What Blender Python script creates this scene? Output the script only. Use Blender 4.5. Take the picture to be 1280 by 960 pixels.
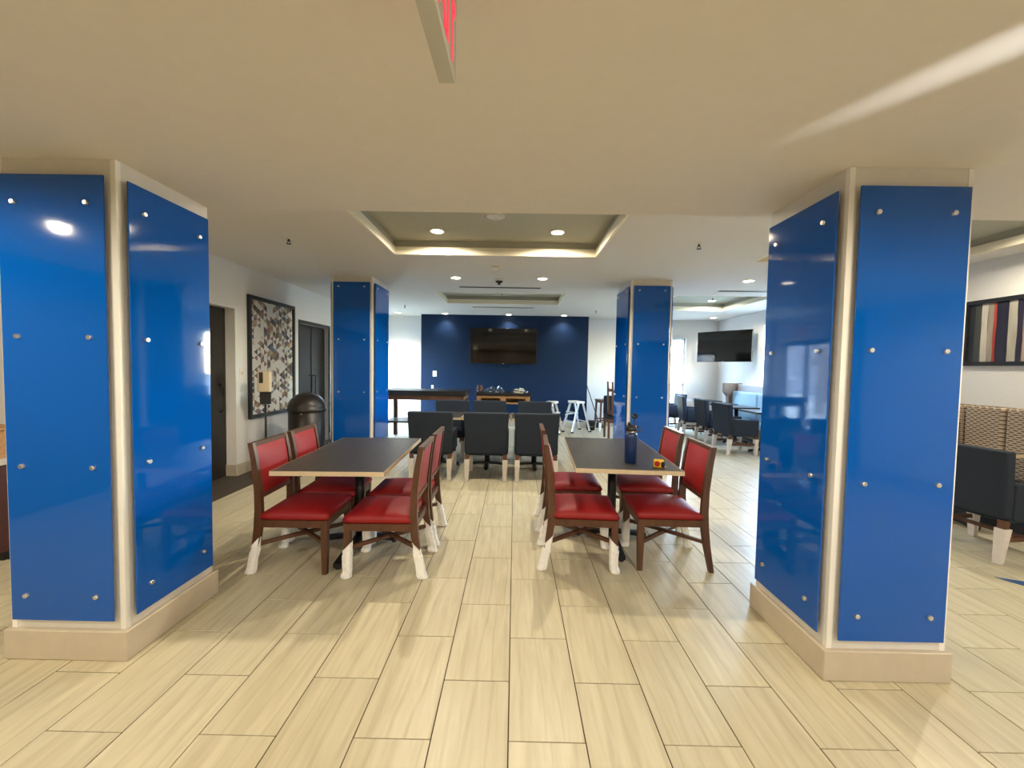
import bpy, bmesh, math, random
from mathutils import Vector, Matrix
random.seed(7)
PI = math.pi
for o in list(bpy.data.objects): bpy.data.objects.remove(o)
S = bpy.context.scene
COL = S.collection

# ------------------------------------------------------------------ camera
cam_d = bpy.data.cameras.new('camera'); cam = bpy.data.objects.new('camera', cam_d); COL.objects.link(cam)
cam_d.sensor_fit = 'HORIZONTAL'; cam_d.sensor_width = 36.0; cam_d.lens = 36.0*505.26/1280
cam_d.clip_start = 0.02; cam_d.clip_end = 300
pit, rol, yaw = 0.0420, -0.0172, -0.0064
fw = Vector((math.sin(yaw), math.cos(yaw), 0)); rt = Vector((math.cos(yaw), -math.sin(yaw), 0)); dn = Vector((0,0,-1))
f2 = fw*math.cos(pit)+dn*math.sin(pit); d2 = dn*math.cos(pit)-fw*math.sin(pit)
r3 = rt*math.cos(rol)+d2*math.sin(rol); d3 = d2*math.cos(rol)-rt*math.sin(rol)
M = Matrix((r3, -d3, -f2)).transposed().to_4x4(); M.translation = Vector((0.0008, 0, 1.4823))
cam.matrix_world = M
S.camera = cam

# ------------------------------------------------------------------ world, exposure
S.view_settings.view_transform = 'Standard'; S.view_settings.look = 'None'
S.view_settings.gamma = 1; S.view_settings.use_curve_mapping = False
S.view_settings.exposure = 0.0
W = bpy.data.worlds.new('sky'); S.world = W; W.use_nodes = True
nt = W.node_tree; bg = nt.nodes['Background']
sky = nt.nodes.new('ShaderNodeTexSky'); sky.sky_type = 'NISHITA'; sky.sun_disc = False
sky.sun_elevation = math.radians(48); sky.sun_rotation = math.radians(200); sky.air_density = 1.3; sky.dust_density = .4; sky.ozone_density = 2.0
nt.links.new(sky.outputs['Color'], bg.inputs['Color']); bg.inputs['Strength'].default_value = 13.0

WARM = (1.0, 0.88, 0.68); NEUT = (1.0, 0.95, 0.88)
E_NEAR = 24; E_TRAY = 34; E_FAR = 17

# spot added for the sun-glint streak on the ceiling, through an added rear window
gl = bpy.data.lights.new('glint_spot', 'SPOT'); gl.energy = 5200; gl.color = (0.95, 0.97, 1.0)
gl.spot_size = math.radians(3.0); gl.spot_blend = 1.0; gl.shadow_soft_size = 0.01
glo = bpy.data.objects.new('glint_spot', gl); COL.objects.link(glo)
glo.location = (3.74, -2.55, 1.90)
glo.rotation_euler = (Vector((1.58, 0.93, 2.43))-Vector(glo.location)).to_track_quat('-Z', 'Y').to_euler()

# ------------------------------------------------------------------ helpers
def link(o, parent=None):
    COL.objects.link(o)
    if parent is not None: o.parent = parent
    return o
def tag(o, label=None, cat=None, group=None, kind=None):
    if label: o['label'] = label
    if cat: o['category'] = cat
    if group: o['group'] = group
    if kind: o['kind'] = kind
    return o
def thing(name, label, cat, loc=(0,0,0), rz=0.0, group=None):
    o = bpy.data.objects.new(name, None); o.empty_display_size = .1; COL.objects.link(o)
    o.location = loc; o.rotation_euler = (0,0,rz)
    return tag(o, label, cat, group)
def copy_tree(o, parent=None):
    c = o.copy(); COL.objects.link(c); c.parent = parent
    for ch in list(o.children): copy_tree(ch, c)
    return c

class MB:
    """collects shapes for one mesh object"""
    def __init__(s): s.bm = bmesh.new()
    def box(s, x0, x1, y0, y1, z0, z1, bev=0, seg=1, mi=0, rot=None, piv=None):
        n0 = len(s.bm.verts); nf = len(s.bm.faces)
        b = bmesh.new()
        bmesh.ops.create_cube(b, size=1)
        for v in b.verts:
            v.co = Vector(((x0+x1)/2+v.co.x*(x1-x0), (y0+y1)/2+v.co.y*(y1-y0), (z0+z1)/2+v.co.z*(z1-z0)))
        if bev: bmesh.ops.bevel(b, geom=list(b.edges), offset=bev, segments=seg, affect='EDGES', profile=.5)
        if rot: bmesh.ops.rotate(b, verts=b.verts, cent=piv or Vector(((x0+x1)/2,(y0+y1)/2,(z0+z1)/2)), matrix=rot)
        s.merge(b, mi); return s
    def merge(s, b, mi=0):
        mp = {}
        for v in b.verts: mp[v] = s.bm.verts.new(v.co)
        for f in b.faces:
            try:
                nf = s.bm.faces.new([mp[v] for v in f.verts]); nf.material_index = mi; nf.smooth = f.smooth
            except ValueError: pass
        b.free()
    def poly(s, pts, mi=0):
        f = s.bm.faces.new([s.bm.verts.new(p) for p in pts]); f.material_index = mi; return s
    def rings(s, rings, caps=True, smooth=True, mi=0, closed=False):
        R = [[s.bm.verts.new(p) for p in r] for r in rings]; n = len(R[0])
        for a, b in zip(R, R[1:]):
            for i in range(n):
                f = s.bm.faces.new((a[i], a[(i+1)%n], b[(i+1)%n], b[i])); f.smooth = smooth; f.material_index = mi
        if caps:
            f = s.bm.faces.new(list(reversed(R[0]))); f.material_index = mi
            f = s.bm.faces.new(R[-1]); f.material_index = mi
        return s
    def lathe(s, prof, c=(0,0,0), n=20, smooth=True, mi=0, axis='z'):
        rs = []
        for r, z in prof:
            ring = []
            for i in range(n):
                a = 2*PI*i/n
                p = (r*math.cos(a), r*math.sin(a), z)
                if axis == 'y': p = (p[0], p[2], -p[1])
                if axis == 'x': p = (p[2], p[0], p[1])
                ring.append((c[0]+p[0], c[1]+p[1], c[2]+p[2]))
            rs.append(ring)
        return s.rings(rs, True, smooth, mi)
    def tube(s, pts, r, n=8, smooth=True, mi=0):
        pts = [Vector(p) for p in pts]; rs = []
        rad = r if isinstance(r, (list, tuple)) else [r]*len(pts)
        for i, p in enumerate(pts):
            t = (pts[min(i+1, len(pts)-1)]-pts[max(i-1, 0)]).normalized()
            u = t.cross(Vector((0,0,1)))
            if u.length < .05: u = t.cross(Vector((1,0,0)))
            u.normalize(); v = t.cross(u)
            rs.append([p+(u*math.cos(2*PI*k/n)+v*math.sin(2*PI*k/n))*rad[i] for k in range(n)])
        return s.rings(rs, True, smooth, mi)
    def bar(s, pts, w, h, mi=0):
        """rectangular section bar swept along pts; w sideways, h upwards"""
        pts = [Vector(p) for p in pts]; rs = []
        for i, p in enumerate(pts):
            t = (pts[min(i+1, len(pts)-1)]-pts[max(i-1, 0)]).normalized()
            u = t.cross(Vector((0,0,1)))
            if u.length < .05: u = Vector((0,1,0))
            u.normalize(); v = u.cross(t).normalized()
            rs.append([p+u*a*w/2+v*b*h/2 for a, b in ((-1,-1),(1,-1),(1,1),(-1,1))])
        return s.rings(rs, True, False, mi)
    def loft(s, secs, mi=0, smooth=False):
        """secs: list of (x0,x1,y0,y1,z) rectangles stacked"""
        return s.rings([[(a,c,z),(b,c,z),(b,d,z),(a,d,z)] for a,b,c,d,z in secs], True, smooth, mi)
    def build(s, name, mats, parent=None, bevel=0, fix=True):
        if fix: bmesh.ops.recalc_face_normals(s.bm, faces=s.bm.faces)
        me = bpy.data.meshes.new(name); s.bm.to_mesh(me); s.bm.free()
        for m in (mats if isinstance(mats, (list, tuple)) else [mats]): me.materials.append(m)
        o = bpy.data.objects.new(name, me); link(o, parent)
        return o
def inst(name, src, parent=None, loc=None, rot=None):
    o = bpy.data.objects.new(name, src.data if hasattr(src, 'data') else src); link(o, parent)
    if loc is not None: o.location = loc
    if rot is not None: o.rotation_euler = rot
    return o

def srgb(r, g, b):
    f = lambda c: (c/255/12.92 if c/255 <= .04045 else ((c/255+.055)/1.055)**2.4)
    return (f(r), f(g), f(b), 1)
def mat(name, col, rough=.5, metal=0, spec=.5, var=.06, scale=8, stretch=(1,1,1), bump=0, coat=0, rnd=0, emit=None, estr=0, detail=4):
    m = bpy.data.materials.new(name); m.use_nodes = True
    n = m.node_tree.nodes; l = m.node_tree.links; p = n['Principled BSDF']
    if len(col) == 3: col = (*col, 1)
    p.inputs['Roughness'].default_value = rough; p.inputs['Metallic'].default_value = metal
    p.inputs['Specular IOR Level'].default_value = spec; p.inputs['Coat Weight'].default_value = coat
    p.inputs['Coat Roughness'].default_value = .03
    tc = n.new('ShaderNodeTexCoord'); mp = n.new('ShaderNodeMapping'); mp.inputs['Scale'].default_value = stretch
    l.new(tc.outputs['Object'], mp.inputs['Vector'])
    no = n.new('ShaderNodeTexNoise'); no.inputs['Scale'].default_value = scale; no.inputs['Detail'].default_value = detail
    l.new(mp.outputs['Vector'], no.inputs['Vector'])
    mr = n.new('ShaderNodeMapRange'); mr.inputs['From Min'].default_value = .3; mr.inputs['From Max'].default_value = .7
    mr.inputs['To Min'].default_value = 1-var; mr.inputs['To Max'].default_value = 1+var
    l.new(no.outputs['Fac'], mr.inputs['Value'])
    hs = n.new('ShaderNodeHueSaturation'); hs.inputs['Color'].default_value = col
    if rnd:
        oi = n.new('ShaderNodeObjectInfo'); m2 = n.new('ShaderNodeMapRange')
        m2.inputs['To Min'].default_value = 1-rnd; m2.inputs['To Max'].default_value = 1+rnd
        l.new(oi.outputs['Random'], m2.inputs['Value'])
        mu = n.new('ShaderNodeMath'); mu.operation = 'MULTIPLY'
        l.new(m2.outputs[0], mu.inputs[0]); l.new(mr.outputs[0], mu.inputs[1]); l.new(mu.outputs[0], hs.inputs['Value'])
    else: l.new(mr.outputs[0], hs.inputs['Value'])
    l.new(hs.outputs['Color'], p.inputs['Base Color'])
    if bump:
        b = n.new('ShaderNodeBump'); b.inputs['Strength'].default_value = bump; b.inputs['Distance'].default_value = .002
        l.new(no.outputs['Fac'], b.inputs['Height']); l.new(b.outputs['Normal'], p.inputs['Normal'])
    if emit:
        p.inputs['Emission Color'].default_value = (*emit[:3], 1); p.inputs['Emission Strength'].default_value = estr
    return m

def tile_mat():
    m = bpy.data.materials.new('stone_tile'); m.use_nodes = True
    n = m.node_tree.nodes; l = m.node_tree.links; p = n['Principled BSDF']
    tc = n.new('ShaderNodeTexCoord'); oi = n.new('ShaderNodeObjectInfo'); ge = n.new('ShaderNodeNewGeometry')
    # random offset for every tile: per island inside the joined rest, per object elsewhere
    ad = n.new('ShaderNodeMath'); ad.operation = 'ADD'; l.new(oi.outputs['Random'], ad.inputs[0]); l.new(ge.outputs['Random Per Island'], ad.inputs[1])
    mu = n.new('ShaderNodeMath'); mu.operation = 'MULTIPLY'; mu.inputs[1].default_value = 37; l.new(ad.outputs[0], mu.inputs[0])
    cx = n.new('ShaderNodeCombineXYZ'); l.new(mu.outputs[0], cx.inputs['X']); l.new(mu.outputs[0], cx.inputs['Y']); l.new(mu.outputs[0], cx.inputs['Z'])
    va = n.new('ShaderNodeVectorMath'); l.new(tc.outputs['Object'], va.inputs[0]); l.new(cx.outputs[0], va.inputs[1])
    mp = n.new('ShaderNodeMapping'); mp.inputs['Scale'].default_value = (11, 1.1, 1); mp.inputs['Rotation'].default_value = (0,0,.03); l.new(va.outputs[0], mp.inputs['Vector'])
    n1 = n.new('ShaderNodeTexNoise'); n1.inputs['Scale'].default_value = 2.4; n1.inputs['Detail'].default_value = 5; n1.inputs['Distortion'].default_value = .6; l.new(mp.outputs[0], n1.inputs['Vector'])
    wv = n.new('ShaderNodeTexWave'); wv.inputs['Scale'].default_value = .35; wv.inputs['Distortion'].default_value = 11; wv.inputs['Detail'].default_value = 4; wv.inputs['Detail Scale'].default_value = 1.2
    l.new(mp.outputs[0], wv.inputs['Vector'])
    cr = n.new('ShaderNodeValToRGB'); e = cr.color_ramp.elements
    e[0].position = .3; e[0].color = srgb(188, 178, 148); e[1].position = .7; e[1].color = srgb(206, 197, 168)
    l.new(n1.outputs['Fac'], cr.inputs['Fac'])
    c2 = n.new('ShaderNodeValToRGB'); e = c2.color_ramp.elements
    e[0].position = .0; e[0].color = srgb(172, 152, 124); e[1].position = .18; e[1].color = (1,1,1,1)
    l.new(wv.outputs['Fac'], c2.inputs['Fac'])
    mx = n.new('ShaderNodeMix'); mx.data_type = 'RGBA'; mx.blend_type = 'MULTIPLY'; mx.inputs[0].default_value = .16
    l.new(cr.outputs[0], mx.inputs[6]); l.new(c2.outputs[0], mx.inputs[7])
    mr = n.new('ShaderNodeMapRange'); mr.inputs['From Max'].default_value = 2; mr.inputs['To Min'].default_value = .92; mr.inputs['To Max'].default_value = 1.06; l.new(ad.outputs[0], mr.inputs['Value'])
    hs = n.new('ShaderNodeHueSaturation'); l.new(mx.outputs[2], hs.inputs['Color']); l.new(mr.outputs[0], hs.inputs['Value'])
    l.new(hs.outputs[0], p.inputs['Base Color'])
    p.inputs['Roughness'].default_value = .36; p.inputs['Specular IOR Level'].default_value = .42
    return m
def glass_mat(name, tint=(1,1,1,1), refl=.08):
    m = bpy.data.materials.new(name); m.use_nodes = True
    n = m.node_tree.nodes; l = m.node_tree.links
    for x in list(n): n.remove(x)
    o = n.new('ShaderNodeOutputMaterial'); t = n.new('ShaderNodeBsdfTransparent'); g = n.new('ShaderNodeBsdfGlossy'); mx = n.new('ShaderNodeMixShader')
    t.inputs['Color'].default_value = tint; g.inputs['Roughness'].default_value = .02; mx.inputs[0].default_value = refl
    l.new(t.outputs[0], mx.inputs[1]); l.new(g.outputs[0], mx.inputs[2]); l.new(mx.outputs[0], o.inputs['Surface'])
    return m
def glow(name, col, st):
    m = mat(name, col, var=.02, emit=col, estr=st); return m
def pattern_mat(name, c1, c2, sx, sz):
    """woven wave pattern of the booth cloth: light wavy lines on brown"""
    m = mat(name, c1, rough=.85, var=.1, scale=60)
    n = m.node_tree.nodes; l = m.node_tree.links; p = n['Principled BSDF']
    tc = n.new('ShaderNodeTexCoord'); sp = n.new('ShaderNodeSeparateXYZ'); l.new(tc.outputs['Object'], sp.inputs[0])
    ay = n.new('ShaderNodeMath'); ay.operation = 'ADD'; l.new(sp.outputs['X'], ay.inputs[0]); l.new(sp.outputs['Y'], ay.inputs[1])
    a = n.new('ShaderNodeMath'); a.operation = 'MULTIPLY'; a.inputs[1].default_value = sx; l.new(ay.outputs[0], a.inputs[0])
    sn = n.new('ShaderNodeMath'); sn.operation = 'SINE'; l.new(a.outputs[0], sn.inputs[0])
    b = n.new('ShaderNodeMath'); b.operation = 'MULTIPLY'; b.inputs[1].default_value = sz; l.new(sp.outputs['Z'], b.inputs[0])
    s1 = n.new('ShaderNodeMath'); s1.operation = 'SINE'; l.new(b.outputs[0], s1.inputs[0])
    pr = n.new('ShaderNodeMath'); pr.operation = 'MULTIPLY_ADD'; pr.inputs[1].default_value = .55; l.new(sn.outputs[0], pr.inputs[0]); l.new(s1.outputs[0], pr.inputs[2])
    ab = n.new('ShaderNodeMath'); ab.operation = 'ABSOLUTE'; l.new(pr.outputs[0], ab.inputs[0])
    cr = n.new('ShaderNodeValToRGB'); e = cr.color_ramp.elements
    e[0].position = .18; e[0].color = c2; e[1].position = .38; e[1].color = c1
    l.new(ab.outputs[0], cr.inputs['Fac']); l.new(cr.outputs[0], p.inputs['Base Color'])
    return m

# materials ----------------------------------------------------------
TILE = tile_mat()
GROUT = mat('grout', srgb(70, 56, 40), .9, var=.1, scale=40)
CARPET = mat('dark_plank', srgb(70, 60, 50), .7, var=.25, scale=6, stretch=(8,1,1), rnd=.12)
WALL = mat('wall_paint', srgb(222, 221, 218), .75, var=.015, scale=30, bump=.05)
DARKW = mat('brown_lobby_wall', srgb(104, 92, 80), .7, var=.05, scale=6)
CEIL = mat('ceiling_paint', srgb(221, 215, 206), .85, var=.015, scale=20, bump=.05)
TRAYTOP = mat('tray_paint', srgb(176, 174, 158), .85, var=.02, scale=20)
RIM = mat('tray_rim_paint', srgb(240, 232, 208), .6, var=.02)
COLW = mat('column_paint', srgb(214, 210, 202), .45, var=.03, scale=20)
COLTRIM = mat('corner_trim_white', srgb(236, 234, 228), .4, var=.02)
BASE = mat('baseboard_tile', srgb(190, 178, 158), .4, var=.04, scale=14, bump=.05)
BLUEG = mat('blue_glass', srgb(0, 80, 168), .05, var=.02, scale=3, spec=.5, coat=0)
STEEL = mat('brushed_steel', (.72,.7,.67), .28, metal=1, var=.05, scale=60)
NAVYW = mat('navy_wall_paint', srgb(6, 36, 68), .6, spec=.25, var=.03, scale=30)
WOOD = mat('walnut_frame', srgb(84, 52, 33), .42, var=.22, scale=5, stretch=(6,6,1.2), rnd=.05)
RED = mat('red_vinyl', srgb(142, 16, 20), .56, var=.05, scale=14, bump=.12, rnd=.03)
NAVY = mat('navy_fabric', srgb(20, 31, 44), .85, var=.1, scale=90, bump=.3)
FOAM = mat('foam_wrap', srgb(242, 241, 238), .75, var=.08, scale=40, bump=.6)
FOAMB = mat('cardboard_sleeve', srgb(206, 198, 188), .8, var=.06, scale=20, bump=.2)
TTOP = mat('grey_laminate', srgb(58, 53, 47), .38, var=.34, scale=3, stretch=(12,1,1), detail=6)
TEDGE = mat('pale_edge_band', srgb(200, 180, 150), .5, var=.06, scale=20)
BLACK = mat('black_metal', srgb(18, 18, 20), .45, var=.1)
BLACKP = mat('black_plastic', srgb(14, 14, 16), .35, var=.1)
SCREEN = mat('tv_screen', srgb(5, 6, 8), .06, var=.05, spec=.6)
DOORW = mat('dark_door_wood', srgb(32, 27, 24), .5, var=.25, scale=4, stretch=(1,1,8))
BRONZE = mat('dark_bronze', srgb(28, 22, 19), .4, var=.12, spec=.5)
WHITEP = mat('white_plastic', srgb(226, 222, 210), .4, var=.02)
SIGNP = mat('grey_sign_plastic', srgb(186, 184, 174), .45, var=.02)
CREAMP = mat('cream_plastic', srgb(206, 190, 160), .4, var=.03)
FRAMEB = mat('black_frame', srgb(26, 26, 28), .4, var=.1)
PAPER = mat('art_paper', srgb(206, 204, 196), .7, var=.03)
CUSH = mat('pale_blue_vinyl', srgb(150, 190, 222), .5, var=.05, scale=20)
BOOTH = pattern_mat('booth_pattern', srgb(112, 92, 74), srgb(222, 210, 190), 100, 150)
BOOTH_SHADED = pattern_mat('booth_pattern_shaded', srgb(88, 70, 56), srgb(140, 122, 102), 100, 150)  # booth cloth in darker tones, with the end wing's shade painted in
BOOTHP = pattern_mat('booth_pattern_pale', srgb(206, 208, 210), srgb(120, 130, 140), 40, 140)
PINE = mat('pine_wood', srgb(176, 128, 78), .5, var=.16, scale=5, stretch=(1,8,8))
ALU = mat('aluminium', (.8,.8,.8), .35, metal=.8, var=.06)
BOTTLE = mat('navy_bottle', srgb(18, 44, 92), .35, var=.04, spec=.5)
YEL = mat('yellow_plastic', srgb(226, 180, 50), .45, var=.05)
REDL = mat('red_print', srgb(160, 24, 20), .5)
FILM = mat('clear_plastic_film', srgb(70, 80, 94), .2, var=.3, scale=30, spec=.7)
LAMP = glow('lamp_glow', (1.0, .9, .72), 14)
REDGLOW = glow('exit_red_glow', (.9, .03, .08), .85)
GLASS = glass_mat('window_glass')
WINF = mat('white_window_frame', srgb(230, 230, 228), .5)
BLUEF = mat('blue_print_sheet', srgb(44, 82, 132), .4, var=.1)
CABW = mat('mahogany_cabinet', srgb(72, 30, 22), .45, var=.2, scale=5, stretch=(1,1,5))
STONE = mat('pale_counter', srgb(200, 194, 184), .3, var=.08, scale=30)
BARK = mat('tree_bark', srgb(104, 92, 80), .9, var=.2, scale=20)
GRASS = mat('winter_lawn', srgb(128, 128, 116), .9, var=.2, scale=3)

# ================================================================== STRUCTURE
HN, HF = 2.43, 2.75          # near soffit height, main ceiling height
XL, XR, YB, YW = -3.6, 5.2, -2.3, 10.42
TW, TL_, Y0 = .308, .613, .9282

# floor ---------------------------------------------------------------
floor = MB().box(-4.9, XR+.2, YB-.2, YW+.2, -.12, -.003).build('floor', GROUT); floor['kind'] = 'structure'
tm = MB(); tm.box(-TW/2+.0024, TW/2-.0024, -TL_/2+.0024, TL_/2-.0024, -.012, 0, bev=.0012)
tile0 = tm.build('tile', TILE, floor)
tiles = []
for k in range(-16, 18):
    for j in range(-12, 34):
        if (j-k) % 2: continue
        cx, cy = (k+.5)*TW, Y0+(j+1)*TL_/2
        if cy < YB-.2 or cy > YW+.1 or cx > XR+.1: continue
        tiles.append((cx, cy))
def seen(t):
    cx, cy = t
    if cx < -3.17 and cy > 2.5: return False
    if cy < 1.35 or abs(cx) > cy*1.30+.25: return False
    for c in ((-2.187, 2.225), (1.815, 2.195)):          # shadowed by the near columns
        pass
    return True
vis = sorted([t for t in tiles if seen(t)], key=lambda t: t[0]**2+t[1]**2)
top = set(vis[:298]); first = True
rest = MB()
for t in tiles:
    if t in top:
        if first: tile0.location = (t[0], t[1], 0); first = False
        else: inst('tile', tile0, floor, (t[0], t[1], 0))
    else:
        rest.box(t[0]-TW/2+.0024, t[0]+TW/2-.0024, t[1]-TL_/2+.0024, t[1]+TL_/2-.0024, -.012, 0)
r = rest.build('tile_field', TILE, floor); r['kind'] = 'stuff'; r['label'] = 'beige stone floor tiles further off'
# dark plank strip along the left wall
pk = None
for i in range(3):
    for q in range(6):
        y0 = 2.9+q*1.25+(.4 if i % 2 else 0); x1 = -3.17-i*.2
        if pk is None:
            pk = MB().box(-.099, .099, -.622, .622, -.01, .004).build('plank', CARPET, floor); pk.location = (x1-.1, y0+.62, 0)
        else: inst('plank', pk, floor, (x1-.1, y0+.62, 0))

# ceiling with tray recesses -------------------------------------------
TR = [(-1.39, .90, 2.95, 4.66), (-1.385, .85, 7.05, 8.2), (2.75, 4.82, 2.75, 4.75), (2.75, 4.40, 6.95, 8.68)]
def holes(x0, x1, y0, y1, hs):
    xs = sorted({x0, x1, *[h[0] for h in hs], *[h[1] for h in hs]}); ys = sorted({y0, y1, *[h[2] for h in hs], *[h[3] for h in hs]})
    out = []
    for a, b in zip(xs, xs[1:]):
        for c, d in zip(ys, ys[1:]):
            mx, my = (a+b)/2, (c+d)/2
            if any(h[0] < mx < h[1] and h[2] < my < h[3] for h in hs): continue
            out.append((a, b, c, d))
    return out
mb = MB()
for a, b, c, d in holes(-4.9, XR+.2, 2.4, YW+.2, TR): mb.box(a, b, c, d, HF, HF+.06)
ceiling = mb.build('ceiling', CEIL); ceiling['kind'] = 'structure'
MB().box(-4.9, XR+.2, YB-.2, 2.535, HN, HF+.06).build('soffit', CEIL, ceiling)
for a, b, c, d in TR:
    g = .012
    m = MB(); zt = HF+.155
    m.box(a-.06, b+.06, c-.06, d+.06, zt, zt+.03)
    m.box(a-.05, a-.02, c-.05, d+.05, HF+.06, zt); m.box(b+.02, b+.05, c-.05, d+.05, HF+.06, zt)
    m.box(a-.02, b+.02, c-.05, c-.02, HF+.06, zt); m.box(a-.02, b+.02, d+.02, d+.05, HF+.06, zt)
    m.build('tray_recess', TRAYTOP, ceiling)
    m = MB(); h0, h1 = HF-.004, HF+.082
    m.box(a-.02, a+.004, c, d, h0, h1); m.box(b-.004, b+.02, c, d, h0, h1)
    m.box(a-.02, b+.02, c-.02, c+.004, h0, h1); m.box(a-.02, b+.02, d-.004, d+.02, h0, h1)
    m.build('tray_rim', RIM, ceiling)

# walls -----------------------------------------------------------------
def wallx(name, x, th, y0, y1, z0, z1, ops, m=WALL, ax='x'):
    """wall in plane X=x (or Y=x); ops = openings (u0,u1,z0,z1)"""
    mb = MB()
    for a, b, c, d in holes(y0, y1, z0, z1, ops):
        if ax == 'x': mb.box(min(x, x+th), max(x, x+th), a, b, c, d)
        else: mb.box(a, b, min(x, x+th), max(x, x+th), c, d)
    o = mb.build(name, m); o['kind'] = 'structure'; return o
D1 = (3.95, 5.19, 0, 2.17); D2 = (6.76, 7.80, 0, 2.16); D3 = (8.55, 10.1, 0, 2.2)
wl = wallx('wall_left', XL, -.18, 3.5, YW, 0, HF+.1, [D1, D2, D3])
wallx('wall_left_near', -4.6, -.15, YB, 3.65, 0, HF+.1, [], m=DARKW)
wallx('wall_left_return', 3.5, .15, -4.75, XL-.18, 0, HF+.1, [], ax='y')
WF = (3.60, 4.38, 0.06, 2.29)
wb = wallx('wall_back', YW, .2, XL-.18, XR+.2, 0, HF+.1, [WF], ax='y')
WR2 = (6.85, 8.55, .95, 2.45)
wr = wallx('wall_right', XR, .18, YB, YW+.2, 0, HF+.1, [WR2])
WBK = (3.42, 3.92, 1.65, 2.15)
wf = wallx('wall_front', YB, -.18, -4.75, XR+.2, 0, HF+.1, [WBK], m=DARKW, ax='y')
mb = MB().box(-2.33, 1.80, 10.02, YW, 0, HF+.02); wa = mb.build('wall_accent', NAVYW); wa['kind'] = 'structure'
def struct(o): o['kind'] = 'structure'; return o
mb = MB()
for a, b in ((3.5, D1[0]-.0), (D1[1], D2[0]), (D2[1], D3[0]), (D3[1], YW)): mb.box(XL, XL+.015, a, b, 0, .15, bev=.003)
mb.box(XL-.18, XL, D1[1]-.015, D1[1], 0, .15)
struct(mb.build('baseboard_left', BASE))
mb = MB().box(XL, -2.33, YW-.015, YW, 0, .15, bev=.003).box(1.80, WF[0], YW-.015, YW, 0, .15, bev=.003).box(WF[1], XR, YW-.015, YW, 0, .15, bev=.003)
mb.box(-2.345, 1.815, 10.005, 10.02, 0, .15, bev=.003).box(1.80, 1.815, 10.02, YW, 0, .15).box(-2.345, -2.33, 10.02, YW, 0, .15)
struct(mb.build('baseboard_back', BASE))
struct(MB().box(XR-.015, XR, YB, YW, 0, .15, bev=.003).build('baseboard_right', BASE))

# doors -----------------------------------------------------------------
d = struct(MB().box(XL-.17, XL-.13, D1[0], D1[1], .003, D1[3]).build('door_1', DOORW))
MB().box(XL-.13, XL-.115, D1[0]+.55, D1[0]+.58, .0, D1[3]).build('door_stile', DOORW, d)
MB().tube([(XL-.13, D1[1]-.10, .85), (XL-.09, D1[1]-.10, .87), (XL-.09, D1[1]-.10, 1.18), (XL-.13, D1[1]-.10, 1.2)], .012).build('pull_handle', BLACK, d)
d = struct(MB().box(XL-.12, XL-.09, D2[0], D2[1], .003, D2[3]).build('door_2', DOORW))
for a, b in ((D2[0]+.01, D2[0]+.50), (D2[0]+.53, D2[1]-.01)):
    MB().box(XL-.09, XL-.075, a, b, .02, D2[3]-.02, bev=.004).build('door_leaf', DOORW, d)
for y in (D2[0]+.45, D2[0]+.58):
    MB().tube([(XL-.08, y, .92), (XL-.03, y, .92), (XL-.03, y, 1.27), (XL-.08, y, 1.27)], .011).build('pull_handle', BLACK, d)
MB().box(XL-.01, XL+.012, D2[0]-.05, D2[0], 0, D2[3]+.05).box(XL-.01, XL+.012, D2[1], D2[1]+.05, 0, D2[3]+.05).box(XL-.01, XL+.012, D2[0], D2[1], D2[3], D2[3]+.05).build('door_frame', FRAMEB, d)
# glazed exit door, left wall far end
mb = MB(); a, b, z0, z1 = D3
mb.box(XL-.12, XL-.06, a, a+.09, 0, z1).box(XL-.12, XL-.06, b-.09, b, 0, z1).box(XL-.12, XL-.06, a, b, z1-.1, z1).box(XL-.12, XL-.06, a, b, 0, .18)
mb.box(XL-.12, XL-.06, (a+b)/2-.06, (a+b)/2+.06, 0, z1)
d = struct(mb.build('door_3', FRAMEB))
for p, q in ((a+.09, (a+b)/2-.06), ((a+b)/2+.06, b-.09)):
    MB().box(XL-.095, XL-.087, p, q, .18, z1-.1).build('pane', GLASS, d)
    MB().tube([(XL-.03, p, 1.0), (XL-.03, q, 1.0)], .018).build('push_bar', STEEL, d)

# windows -----------------------------------------------------------------
def window(name, ax, pos, th, u0, u1, z0, z1, bars=()):
    """frame set in the wall, panes between bars"""
    def bx(m, a, b, c, d, p0, p1):
        return m.box(p0, p1, a, b, c, d) if ax == 'x' else m.box(a, b, p0, p1, c, d)
    m = MB(); p0, p1 = min(pos, pos+th), max(pos, pos+th); f = .045
    q0 = p0+(p1-p0)*.35; q1 = p0+(p1-p0)*.65
    bx(m, u0, u0+f, z0, z1, q0, q1); bx(m, u1-f, u1, z0, z1, q0, q1); bx(m, u0, u1, z0, z0+f, q0, q1); bx(m, u0, u1, z1-f, z1, q0, q1)
    for t in bars: bx(m, u0, u1, t-.02, t+.02, q0, q1)
    o = struct(m.build(name, WINF))
    zz = [z0+f, *bars, z1-f]; qm = (q0+q1)/2
    for c, d in zip(zz, zz[1:]):
        bx(MB(), u0+f, u1-f, c+.0, d-.0, qm-.004, qm+.004).build('pane', GLASS, o)
    m = MB(); s0, s1 = (pos-.02, pos+th*.35) if th > 0 else (pos+th*.35, pos+.02)
    bx(m, u0-.03, u1+.03, z0-.03, z0, s0, s1); m.build('window_sill', WINF, o)
    return o
window('window_1', 'y', YW, .2, *WF, bars=(1.1,))
window('window_2', 'x', XR, .18, *WR2)
window('added_window', 'y', YB, -.18, *WBK)  # opening added in the unseen rear wall to let the streak spot in
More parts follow.
